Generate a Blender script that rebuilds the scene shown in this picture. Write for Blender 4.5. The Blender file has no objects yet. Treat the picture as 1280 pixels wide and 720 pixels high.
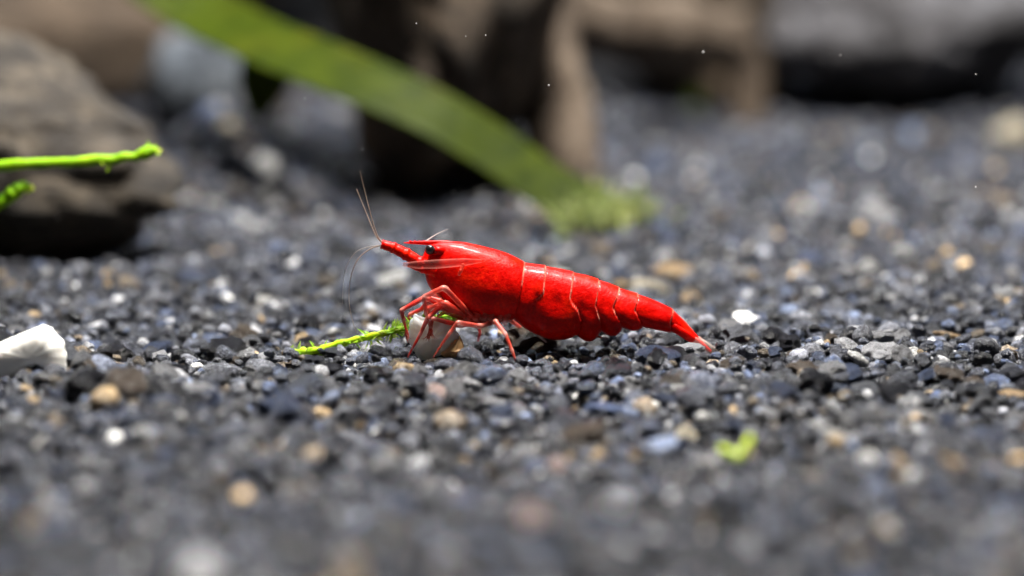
import bpy, bmesh, math, random
import numpy as np
from mathutils import Vector, noise, Matrix

# ------------------------------------------------------------------ camera, light, exposure
U = 0.01                                   # everything below is written in centimetres
scene = bpy.context.scene
COL = scene.collection
PITCH = math.radians(10.0)
DIST = 21.0                                # lens to the shrimp
TARGET = np.array([0.0, 0.0, 0.47])
FWD = np.array([0.0, math.cos(PITCH), -math.sin(PITCH)])
UP = np.array([0.0, math.sin(PITCH), math.cos(PITCH)])
CAM = TARGET - FWD * DIST
PX = 170.0                                 # photo pixels for one cm at the shrimp

cd = bpy.data.cameras.new('camera')
cd.lens = 100.0
cd.sensor_width = 36.0
cd.clip_start = 0.005
cd.clip_end = 10.0
cd.dof.use_dof = True
cd.dof.focus_distance = (DIST - 0.12) * U
cd.dof.aperture_fstop = 15.5
cam = bpy.data.objects.new('camera', cd)
COL.objects.link(cam)
cam.location = Vector(CAM) * U
cam.rotation_euler = (math.radians(90) - PITCH, 0, 0)
scene.camera = cam

w = bpy.data.worlds.new('World')
scene.world = w
w.use_nodes = True
w.node_tree.nodes['Background'].inputs[0].default_value = (0.62, 0.74, 0.9, 1)
w.node_tree.nodes['Background'].inputs[1].default_value = 0.035


def lamp(name, loc, target, size, size_y, power, color):
    ld = bpy.data.lights.new(name, 'AREA')
    ld.shape = 'RECTANGLE'
    ld.size = size * U
    ld.size_y = size_y * U
    ld.energy = power
    ld.color = color
    o = bpy.data.objects.new(name, ld)
    COL.objects.link(o)
    o.location = Vector(loc) * U
    d = Vector(target) - Vector(loc)
    o.rotation_euler = d.to_track_quat('-Z', 'Y').to_euler()
    return o


lamp('aquarium_lamp', (1.5, 1.0, 23.0), (0.3, -0.5, 0), 6, 3, 2.85, (1.0, 0.96, 0.90))
lamp('glint_strip', (-2.0, 15.0, 24.0), (0, 0.5, 0), 14, 0.9, 1.0, (0.93, 0.97, 1.0))  # added strip light, out of view above the back, for gravel glints

scene.view_settings.view_transform = 'Standard'
scene.view_settings.look = 'None'
scene.view_settings.exposure = 0.0
scene.view_settings.gamma = 1.0
scene.cycles.use_denoising = True
scene.cycles.max_bounces = 8
scene.cycles.transparent_max_bounces = 12
scene.cycles.sample_clamp_indirect = 4.0

random.seed(7)
RNG = np.random.default_rng(11)


# ------------------------------------------------------------------ helpers
def P(px, py, Y=0.0):
    """Point (cm) that stands at depth Y and is seen at that place of the photograph."""
    d = FWD * DIST + np.array([1.0, 0, 0]) * (px - 640) / PX + UP * (360 - py) / PX
    t = (Y - CAM[1]) / d[1]
    return CAM + d * t


def G(px, py, z=0.0):
    d = FWD * DIST + np.array([1.0, 0, 0]) * (px - 640) / PX + UP * (360 - py) / PX
    t = (z - CAM[2]) / d[2]
    return CAM + d * t


def gh(x, y):
    """Height of the gravel surface."""
    x = np.asarray(x, float)
    y = np.asarray(y, float)
    h = 0.035 * np.sin(1.3 * x + 0.7 * y + 0.5) + 0.03 * np.sin(0.6 * x - 1.1 * y + 1.0) + 0.02 * np.sin(2.9 * x + 1.9 * y)
    h = h * np.clip(np.hypot(x - 0.3, y * 1.5) / 2.5, 0.15, 1.6)
    h = h + 0.03 * np.exp(-((x + 3.7) ** 2 / 0.5 + (y + 0.75) ** 2 / 0.25))
    h = h + 0.10 * np.exp(-((x - 3.6) ** 2 / 2.0 + (y + 0.2) ** 2 / 0.6))
    h = h + 0.75 * np.exp(-((x + 3.0) ** 2 / 0.5 + (y - 10.0) ** 2 / 5.0))
    h = h + 0.032 * np.clip(-y - 1.0, 0, None) ** 2 / (np.clip(-y - 1.0, 0, None) + 1.0)
    return h


def tag(o, label, cat, group=None, kind=None):
    if label:
        o['label'] = label
    if cat:
        o['category'] = cat
    if group:
        o['group'] = group
    if kind:
        o['kind'] = kind
    return o


def empty(name, loc):
    o = bpy.data.objects.new(name, None)
    o.empty_display_size = 0.002
    COL.objects.link(o)
    o.location = Vector(loc) * U
    return o


def mesh_of(name, V, F, mat, smooth=True):
    me = bpy.data.meshes.new(name)
    me.from_pydata([tuple(v) for v in np.asarray(V, float) * U], [], [tuple(int(i) for i in f) for f in F])
    me.materials.append(mat)
    if smooth:
        me.polygons.foreach_set('use_smooth', np.ones(len(me.polygons), bool))
    me.update()
    return me


def mk(name, V, F, mat, parent=None, origin=None, smooth=True):
    """Mesh object from world centimetres; a part sits in its thing's own frame."""
    V = np.asarray(V, float)
    if parent is not None:
        p = parent
        off = np.zeros(3)
        while p is not None:
            off = off + np.array(p.location) / U
            p = p.parent
        o = bpy.data.objects.new(name, mesh_of(name, V - off, F, mat, smooth))
        o.parent = parent
    else:
        org = np.asarray(origin if origin is not None else V.mean(0), float)
        o = bpy.data.objects.new(name, mesh_of(name, V - org, F, mat, smooth))
        o.location = Vector(org) * U
    COL.objects.link(o)
    return o


def spline(pts, n):
    """Catmull-Rom through pts, n samples; extra columns (radius) ride along."""
    p = np.asarray(pts, float)
    p = np.vstack([2 * p[0] - p[1], p, 2 * p[-1] - p[-2]])
    m = len(p) - 3
    out = []
    for s in np.linspace(0, m - 1e-6, n):
        i = int(s)
        t = s - i
        a, b, c, d = p[i], p[i + 1], p[i + 2], p[i + 3]
        out.append(0.5 * ((2 * b) + (c - a) * t + (2 * a - 5 * b + 4 * c - d) * t ** 2 + (3 * b - a - 3 * c + d) * t ** 3))
    return np.array(out)


def tube(path, rad, sides=8, flat=1.0):
    """Closed tapered tube along a path; flat < 1 squeezes it along world y."""
    path = np.asarray(path, float)
    n = len(path)
    rad = np.broadcast_to(np.asarray(rad, float), (n,))
    V, F = [], []
    T = np.gradient(path, axis=0)
    T /= np.linalg.norm(T, axis=1)[:, None] + 1e-12
    ref = np.array([0.0, 1.0, 0.0])
    if abs(T[0] @ ref) > 0.9:
        ref = np.array([1.0, 0, 0])
    for i in range(n):
        b = ref - T[i] * (ref @ T[i])
        b /= np.linalg.norm(b)
        ref = b
        c = np.cross(T[i], b)
        for k in range(sides):
            a = 2 * math.pi * k / sides
            V.append(path[i] + rad[i] * (math.cos(a) * b * flat + math.sin(a) * c))
    for i in range(n - 1):
        for k in range(sides):
            k2 = (k + 1) % sides
            F.append((i * sides + k, i * sides + k2, (i + 1) * sides + k2, (i + 1) * sides + k))
    F.append(tuple(range(sides))[::-1])
    F.append(tuple((n - 1) * sides + k for k in range(sides)))
    return np.array(V), F


def join(parts):
    V, F, o = [], [], 0
    for v, f in parts:
        V.append(np.asarray(v))
        F += [tuple(i + o for i in q) for q in f]
        o += len(v)
    return np.vstack(V), F


def ico(level):
    bm = bmesh.new()
    bmesh.ops.create_icosphere(bm, subdivisions=level, radius=1.0)
    V = np.array([v.co[:] for v in bm.verts])
    F = [tuple(v.index for v in f.verts) for f in bm.faces]
    bm.free()
    return V, F


# ------------------------------------------------------------------ materials
class Mat:
    def __init__(self, name):
        self.m = bpy.data.materials.new(name)
        self.m.use_nodes = True
        self.t = self.m.node_tree
        self.n = self.t.nodes
        self.b = self.n['Principled BSDF']

    def new(self, typ, **kw):
        x = self.n.new(typ)
        for k, v in kw.items():
            setattr(x, k, v)
        return x

    def link(self, a, b):
        self.t.links.new(a, b)

    def set(self, **kw):
        for k, v in kw.items():
            self.b.inputs[k.replace('_', ' ')].default_value = v

    def coords(self, scale=1.0):
        tc = self.new('ShaderNodeTexCoord')
        mp = self.new('ShaderNodeMapping')
        mp.inputs['Scale'].default_value = (100.0 * scale,) * 3 if np.isscalar(scale) else tuple(100.0 * q for q in scale)
        self.link(tc.outputs['Object'], mp.inputs['Vector'])
        return mp.outputs['Vector']

    def noise(self, vec, scale, detail=4, rough=0.55):
        x = self.new('ShaderNodeTexNoise')
        x.inputs['Scale'].default_value = scale
        x.inputs['Detail'].default_value = detail
        x.inputs['Roughness'].default_value = rough
        self.link(vec, x.inputs['Vector'])
        return x.outputs['Fac']

    def ramp(self, fac, stops, interp='LINEAR'):
        r = self.new('ShaderNodeValToRGB')
        r.color_ramp.interpolation = interp
        el = r.color_ramp.elements
        while len(el) < len(stops):
            el.new(0.5)
        for e, (p, c) in zip(el, stops):
            e.position = p
            e.color = (*c, 1) if len(c) == 3 else c
        self.link(fac, r.inputs[0])
        return r.outputs[0]

    def mix(self, fac, a, b, blend='MIX'):
        x = self.new('ShaderNodeMix', data_type='RGBA', blend_type=blend)
        for s, v in ((x.inputs[0], fac), (x.inputs[6], a), (x.inputs[7], b)):
            if hasattr(v, 'is_linked') or hasattr(v, 'links'):
                self.link(v, s)
            elif np.isscalar(v):
                s.default_value = v
            else:
                s.default_value = (*v, 1) if len(v) == 3 else v
        return x.outputs[2]

    def bump(self, fac, strength, dist_cm):
        x = self.new('ShaderNodeBump')
        x.inputs['Strength'].default_value = strength
        x.inputs['Distance'].default_value = dist_cm * U
        self.link(fac, x.inputs['Height'])
        self.link(x.outputs[0], self.b.inputs['Normal'])

    def rng(self, fac, lo, hi):
        x = self.new('ShaderNodeMapRange')
        x.inputs['To Min'].default_value = lo
        x.inputs['To Max'].default_value = hi
        self.link(fac, x.inputs['Value'])
        return x.outputs[0]


def stone_mat(name, source):
    m = Mat(name)
    v = m.coords()
    if source == 'attr':
        a = m.new('ShaderNodeAttribute', attribute_name='tint')
        col = a.outputs['Color']
    else:
        a = m.new('ShaderNodeObjectInfo')
        col = a.outputs['Color']
    n1 = m.noise(v, 30, 6, 0.72)
    c = m.mix(1.0, col, m.ramp(n1, [(0.28, (0.25, 0.25, 0.28)), (0.5, (0.9, 0.9, 0.92)), (0.66, (2.2, 2.2, 2.2)), (0.8, (3.0, 2.95, 2.8))]), 'MULTIPLY')
    m.link(c, m.b.inputs['Base Color'])
    n2 = m.noise(v, 60, 3, 0.6)
    m.link(m.rng(n2, 0.04, 0.36), m.b.inputs['Roughness'])
    m.set(IOR=1.42, Specular_IOR_Level=0.5)
    m.bump(n1, 1.0, 0.03)
    return m.m


def rock_mat(name, lo, mid, hi, scale=1.0, rough=0.8, stretch=(1, 1, 1)):
    m = Mat(name)
    v = m.coords(tuple(stretch))
    n1 = m.noise(v, 1.6 * scale, 8, 0.62)
    n2 = m.noise(v, 7.0 * scale, 6, 0.7)
    c = m.ramp(n1, [(0.3, lo), (0.5, mid), (0.72, hi)])
    c = m.mix(0.75, c, m.ramp(n2, [(0.3, (0.35, 0.33, 0.3)), (0.52, (0.9, 0.9, 0.9)), (0.7, (1.9, 1.8, 1.7))]), 'MULTIPLY')
    m.link(c, m.b.inputs['Base Color'])
    m.set(Roughness=rough, Specular_IOR_Level=0.35)
    m.bump(n2, 0.9, 0.12)
    return m.m


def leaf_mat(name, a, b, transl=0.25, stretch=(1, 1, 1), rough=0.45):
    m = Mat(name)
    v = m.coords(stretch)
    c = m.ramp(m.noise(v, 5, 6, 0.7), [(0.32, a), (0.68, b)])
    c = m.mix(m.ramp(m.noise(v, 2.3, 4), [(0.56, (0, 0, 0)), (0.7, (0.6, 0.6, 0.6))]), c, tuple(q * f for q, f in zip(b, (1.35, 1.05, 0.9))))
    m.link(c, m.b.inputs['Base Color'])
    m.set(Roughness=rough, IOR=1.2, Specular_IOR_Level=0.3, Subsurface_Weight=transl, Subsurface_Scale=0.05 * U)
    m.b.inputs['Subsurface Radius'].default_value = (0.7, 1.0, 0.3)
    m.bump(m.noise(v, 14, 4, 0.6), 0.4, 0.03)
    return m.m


def shell_mat():
    m = Mat('shrimp_shell')
    v = m.coords()
    n1 = m.noise(v, 5, 6, 0.65)
    n2 = m.noise(v, 42, 3, 0.6)
    c = m.ramp(n1, [(0.28, (0.38, 0.0005, 0.0003)), (0.5, (0.54, 0.0022, 0.0005)), (0.74, (0.70, 0.013, 0.001))])
    c = m.mix(1.0, c, m.ramp(n2, [(0.3, (0.72, 0.6, 0.6)), (0.55, (1, 1, 1)), (0.75, (1.25, 2.2, 2.0))]), 'MULTIPLY')
    # small dark pigment spots
    vo = m.new('ShaderNodeTexVoronoi')
    vo.inputs['Scale'].default_value = 3.2
    m.link(v, vo.inputs['Vector'])
    spot = m.ramp(vo.outputs['Distance'], [(0.05, (1, 1, 1)), (0.16, (0, 0, 0))])
    c = m.mix(m.mix(1.0, spot, (0.45, 0.45, 0.45), 'MULTIPLY'), c, (0.16, 0.002, 0.002))
    e = m.new('ShaderNodeAttribute', attribute_name='edge')
    brk = m.ramp(m.noise(v, 16, 3), [(0.38, (0.12, 0.12, 0.12)), (0.62, (0.95, 0.95, 0.95))])
    c = m.mix(m.mix(1.0, e.outputs['Color'], brk, 'MULTIPLY'), c, (0.80, 0.33, 0.23))
    sepd = m.new('ShaderNodeAttribute', attribute_name='spot')
    c = m.mix(sepd.outputs['Fac'], c, (0.07, 0.0005, 0.0005))
    m.link(c, m.b.inputs['Base Color'])
    m.link(m.rng(n2, 0.18, 0.5), m.b.inputs['Roughness'])
    m.set(Subsurface_Weight=0.35, Subsurface_Scale=0.06 * U, IOR=1.17, Specular_IOR_Level=0.5, Coat_Weight=0.16, Coat_IOR=1.3, Coat_Roughness=0.13)
    m.b.inputs['Subsurface Radius'].default_value = (1.0, 0.08, 0.04)
    m.bump(m.noise(v, 11, 6, 0.68), 0.5, 0.022)
    return m.m


def plain_mat(name, col, rough=0.4, sss=0.0, radius=(1, 1, 1), alpha=1.0, var=0.3, scale=10, trans=0.0, joint=False):
    m = Mat(name)
    v = m.coords()
    n = m.noise(v, scale, 5, 0.6)
    lo = tuple(c * (1 - var) for c in col)
    hi = tuple(min(1, c * (1 + var)) for c in col)
    c = m.ramp(n, [(0.3, lo), (0.7, hi)])
    if joint:                               # limbs are paler at each joint
        e = m.new('ShaderNodeAttribute', attribute_name='joint')
        c = m.mix(e.outputs['Fac'], c, (0.80, 0.42, 0.34))
    m.link(c, m.b.inputs['Base Color'])
    m.set(Roughness=rough, Alpha=alpha, Transmission_Weight=trans)
    if sss:
        m.set(Subsurface_Weight=sss, Subsurface_Scale=0.05 * U)
        m.b.inputs['Subsurface Radius'].default_value = radius
    m.bump(n, 0.25, 0.02)
    return m.m


M_gravel = stone_mat('gravel_stone', 'attr')
M_pebble = stone_mat('pebble_stone', 'obj')
M_shell = shell_mat()
M_limb = plain_mat('shrimp_limb', (0.50, 0.018, 0.008), 0.4, 0.5, (1, 0.2, 0.1), alpha=0.78, var=0.6, scale=12, joint=True)
M_limb_pale = plain_mat('shrimp_limb_pale', (0.54, 0.06, 0.035), 0.4, 0.5, (1, 0.35, 0.25), alpha=0.55, var=0.6, scale=12, joint=True)
M_pink = plain_mat('shrimp_clear_pink', (0.62, 0.22, 0.18), 0.6, 0.0, alpha=0.2, var=0.3)
M_pink.node_tree.nodes['Principled BSDF'].inputs['Specular IOR Level'].default_value = 0.08
M_clear = plain_mat('shrimp_clear_fin', (0.66, 0.54, 0.47), 0.3, 0.0, alpha=0.3, var=0.2)
M_feeler = plain_mat('shrimp_feeler', (0.36, 0.25, 0.19), 0.4, 0.0, alpha=0.75, var=0.3)
M_feeler_clear = plain_mat('shrimp_feeler_clear', (0.42, 0.36, 0.33), 0.4, 0.0, alpha=0.5, var=0.3)
M_eye = plain_mat('shrimp_eye', (0.010, 0.008, 0.008), 0.18, 0.0, var=0.5, scale=60)
M_food = plain_mat('food_flesh', (0.90, 0.86, 0.78), 0.45, 1.0, (2.6, 2.3, 2.0), alpha=0.8, var=0.2, scale=5)
M_food_tan = plain_mat('food_tan_layer', (0.50, 0.29, 0.13), 0.5, 0.3, (1, 0.7, 0.4), var=0.25)
M_white = plain_mat('white_flake', (0.86, 0.84, 0.79), 0.5, 0.4, (1, 0.9, 0.8), var=0.06, scale=3)
M_moss_stem = leaf_mat('moss_stem', (0.16, 0.32, 0.006), (0.36, 0.52, 0.015), 0.3)
M_moss_leaf = leaf_mat('moss_leaf', (0.06, 0.20, 0.01), (0.20, 0.42, 0.015), 0.3)
M_strand = leaf_mat('bright_strand', (0.09, 0.24, 0.003), (0.27, 0.44, 0.010), 0.35)
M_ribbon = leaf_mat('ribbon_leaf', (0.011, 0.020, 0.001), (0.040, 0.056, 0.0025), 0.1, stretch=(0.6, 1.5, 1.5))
M_tuft = leaf_mat('pale_tuft', (0.06, 0.09, 0.016), (0.28, 0.31, 0.12), 0.1)
M_rock_a = rock_mat('rock_grey_brown', (0.012, 0.009, 0.007), (0.040, 0.032, 0.024), (0.13, 0.105, 0.075), 1.6, stretch=(0.8, 0.8, 1.6))
M_rock_b = rock_mat('rock_dark_brown', (0.022, 0.016, 0.011), (0.09, 0.067, 0.048), (0.26, 0.19, 0.125), 1.2)
M_rock_c = rock_mat('rock_violet_grey', (0.025, 0.024, 0.026), (0.07, 0.067, 0.072), (0.19, 0.19, 0.21), 0.7)
M_rock_d = rock_mat('rock_blue_grey', (0.03, 0.036, 0.045), (0.075, 0.087, 0.105), (0.18, 0.20, 0.225), 1.0)
M_wood = rock_mat('driftwood', (0.05, 0.034, 0.022), (0.125, 0.092, 0.066), (0.26, 0.205, 0.155), 0.9, stretch=(2, 2, 0.5))
M_wood_dark = rock_mat('driftwood_brown', (0.03, 0.02, 0.012), (0.075, 0.052, 0.034), (0.16, 0.12, 0.085), 0.8, stretch=(0.5, 2, 2))
M_ground = rock_mat('dark_substrate', (0.012, 0.012, 0.014), (0.03, 0.03, 0.034), (0.07, 0.07, 0.078), 6.0)


# ------------------------------------------------------------------ ground sheet and gravel
def build_ground():
    xs = np.linspace(-30, 30, 121)
    ys = np.linspace(-16, 60, 153)
    V = [(x, y, float(gh(x, y)) - 0.17) for y in ys for x in xs]
    nx = len(xs)
    F = [(j * nx + i, j * nx + i + 1, (j + 1) * nx + i + 1, (j + 1) * nx + i) for j in range(len(ys) - 1) for i in range(nx - 1)]
    o = mk('ground', V, F, M_ground, origin=(0, 0, -0.17))
    tag(o, None, None, kind='structure')


def stone_templates(level, k, seed, cuts=9):
    r = np.random.default_rng(seed)
    V0, F0 = ico(level)
    out = []
    for _ in range(k):
        V = V0 * (1 + 0.16 * r.standard_normal((len(V0), 1)) * (1 if level < 2 else 0.3))
        for _c in range(cuts):
            n = r.standard_normal(3)
            n /= np.linalg.norm(n)
            d = r.uniform(0.58, 0.92)
            s = V @ n
            over = s > d
            V[over] -= np.outer(s[over] - d, n)
        if level >= 2:                      # pitted, broken surface
            o3 = r.uniform(0, 50, 3)
            lump = np.array([noise.noise(Vector(q * 2.2 + o3)) + 0.6 * noise.noise(Vector(q * 5.0 + o3)) for q in V])
            V = V * (1 + 0.17 * lump[:, None] + 0.045 * r.standard_normal((len(V), 1)))
        V = V * r.uniform(0.8, 1.2, 3)
        V -= V.mean(0)
        out.append(V)
    return out, np.array(F0)


PALETTE = np.array([
    (0.040, 0.044, 0.058), (0.015, 0.016, 0.021), (0.095, 0.098, 0.112), (0.032, 0.042, 0.072),
    (0.19, 0.19, 0.195), (0.085, 0.066, 0.046), (0.25, 0.25, 0.255), (0.34, 0.24, 0.13), (0.36, 0.355, 0.34), (0.11, 0.135, 0.20)])
PAL_W = np.array([0.30, 0.29, 0.15, 0.12, 0.05, 0.05, 0.022, 0.010, 0.012, 0.02])
PAL_W = PAL_W / PAL_W.sum()


def rand_rot(n, r):
    q = r.standard_normal((n, 4))
    q /= np.linalg.norm(q, axis=1)[:, None]
    a, b, c, d = q.T
    return np.stack([np.stack([1 - 2 * (c * c + d * d), 2 * (b * c - a * d), 2 * (b * d + a * c)], -1),
                     np.stack([2 * (b * c + a * d), 1 - 2 * (b * b + d * d), 2 * (c * d - a * b)], -1),
                     np.stack([2 * (b * d - a * c), 2 * (c * d + a * b), 1 - 2 * (b * b + c * c)], -1)], 1)


def keep_out(x, y):
    """Places where no loose stone of the upper layers may lie (things stand there)."""
    m = np.zeros(x.shape, bool)
    for (cx, cy, rx, ry) in CLEAR:
        m |= ((x - cx) / rx) ** 2 + ((y - cy) / ry) ** 2 < 1
    return m


CLEAR = [(-0.58, -0.02, 0.28, 0.2), (-3.55, -1.0, 0.5, 0.38), (-1.1, 0.08, 0.6, 0.1)]


def lay(spacing, y0, y1, r, margin=1.3):
    ys = np.arange(y0, y1, spacing)
    pts = []
    for j, y in enumerate(ys):
        half = 0.18 * (y - CAM[1]) * margin + 0.3
        xs = np.arange(-half, half, spacing) + (j % 2) * spacing / 2
        pts.append(np.stack([xs, np.full(len(xs), y)], 1))
    p = np.vstack(pts)
    return p + r.uniform(-0.45, 0.45, p.shape) * spacing


def build_gravel():
    r = np.random.default_rng(3)
    Y0, Y1 = -9.4, 21.0
    allp = []
    for (sp, zoff, rm, sig, prob) in ((0.094, -0.112, 0.058, 0.22, 1.0), (0.092, -0.068, 0.044, 0.40, 0.92), (0.125, -0.022, 0.042, 0.46, 0.66)):
        p = lay(sp, Y0, Y1, r)
        p = p[r.random(len(p)) < prob]
        rad = np.clip(rm * np.exp(sig * r.standard_normal(len(p))), 0.016, 0.15)
        z = gh(p[:, 0], p[:, 1]) + zoff + r.normal(0, 0.024, len(p))
        if zoff > -0.1:
            k = ~keep_out(p[:, 0], p[:, 1])
            k &= (zoff < -0.05) | ~((np.abs(p[:, 1]) < 0.33) & (p[:, 0] > -0.1) & (p[:, 0] < 1.2))
            p, rad, z = p[k], rad[k], z[k]
        allp.append(np.column_stack([p, z, rad]))
    A = np.vstack(allp)
    near = (A[:, 1] > -1.5) & (A[:, 1] < 1.6)
    fine, Ff = stone_templates(2, 26, 5, 7)
    coarse, Fc = stone_templates(1, 22, 6, 5)
    hazy, Fh = ico(1)
    VV, FF, TT, off = [], [], [], 0
    for sel, temps, F in ((near, fine, Ff), (~near, coarse, Fc)):
        B = A[sel]
        which = r.integers(0, len(temps), len(B))
        for t, tv in enumerate(temps):
            C = B[which == t]
            n = len(C)
            if n == 0:
                continue
            R = rand_rot(n, r)
            an = r.uniform(0.72, 1.28, (n, 1, 3))
            v = np.einsum('nij,nkj->nki', R, tv[None] * an) * C[:, 3][:, None, None]
            v[:, :, 2] *= 0.85
            v += C[:, :3][:, None, :]
            tint = PALETTE[r.choice(len(PALETTE), n, p=PAL_W)] * np.clip(np.exp(0.6 * r.standard_normal((n, 1)) - 0.2), 0.15, 2.6)
            VV.append(v.reshape(-1, 3))
            TT.append(np.repeat(tint, len(tv), 0))
            f = F[None] + (np.arange(n) * len(tv))[:, None, None] + off
            FF.append(f.reshape(-1, 3))
            off += n * len(tv)
    V = np.vstack(VV) * U
    F = np.vstack(FF)
    T = np.vstack(TT)
    print('gravel stones', len(A), 'near', near.sum(), 'tris', len(F))
    me = bpy.data.meshes.new('gravel')
    me.vertices.add(len(V))
    me.vertices.foreach_set('co', V.astype(np.float32).ravel())
    me.loops.add(len(F) * 3)
    me.loops.foreach_set('vertex_index', F.astype(np.int32).ravel())
    me.polygons.add(len(F))
    me.polygons.foreach_set('loop_start', np.arange(0, len(F) * 3, 3, dtype=np.int32))
    me.polygons.foreach_set('loop_total', np.full(len(F), 3, np.int32))
    at = me.attributes.new('tint', 'FLOAT_COLOR', 'POINT')
    at.data.foreach_set('color', np.column_stack([T, np.ones(len(T))]).astype(np.float32).ravel())
    me.materials.append(M_gravel)
    me.update(calc_edges=True)
    o = bpy.data.objects.new('gravel', me)
    COL.objects.link(o)
    tag(o, 'bed of small dark grey angular aquarium gravel covering the floor', 'gravel', kind='stuff')


STONE_MESHES = []
LANDMARKS = [('the white flake', -3.55, -0.1), ('the moss sprig', -1.6, 0.1), ('the food chunk', -0.55, 0.0), ("the shrimp's belly", 0.2, 0.0), ("the shrimp's tail", 1.35, 0.0),
             ('the leaf scrap', 1.35, -3.6), ('the rounded rock', -4.6, 3.2), ('the tall dark rock', -1.2, 7.5), ('the broad leaf', 0.9, 6.0), ('the driftwood arch', 2.2, 13.0), ('the violet grey boulders', 6.0, 15.5)]


def where_of(x, y):
    n, lx, ly = min(LANDMARKS, key=lambda q: (q[1] - x) ** 2 + ((q[2] - y) * 0.8) ** 2)
    d = math.hypot(lx - x, ly - y)
    far = 'just' if d < 0.7 else ('' if d < 1.6 else 'well')
    if abs(ly - y) < 0.35 * abs(lx - x):
        return f'{far} to the side of {n}'.strip() if far != 'just' else f'right beside {n}'
    return f"{far} {'behind' if y > ly else 'in front of'} {n}".strip()




def stone_obj(name, x, y, r, col, label, group, squash=1.0, stretch=1.0, lift=0.0, rnd=random):
    if not STONE_MESHES:
        temps, F = stone_templates(3, 16, 21, 8)
        for tv in temps:
            tv = tv * (1 + 0.05 * np.array([[noise.noise(Vector(q) * 3.1)] for q in tv]))
            STONE_MESHES.append(mesh_of('pebble', tv, F, M_pebble, smooth=False))
    o = bpy.data.objects.new(name, rnd.choice(STONE_MESHES))
    COL.objects.link(o)
    o.scale = (r * stretch, r, r * squash)
    o.rotation_euler = (rnd.uniform(-0.35, 0.35), rnd.uniform(-0.35, 0.35), rnd.uniform(-0.5, 0.5) if stretch > 1.2 else rnd.uniform(0, 6.28))
    o.location = Vector((x, y, float(gh(x, y)) - 0.03 + r * squash * 0.42 + lift)) * U
    o.color = (*col, 1)
    return tag(o, label, 'pebble', group)


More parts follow.
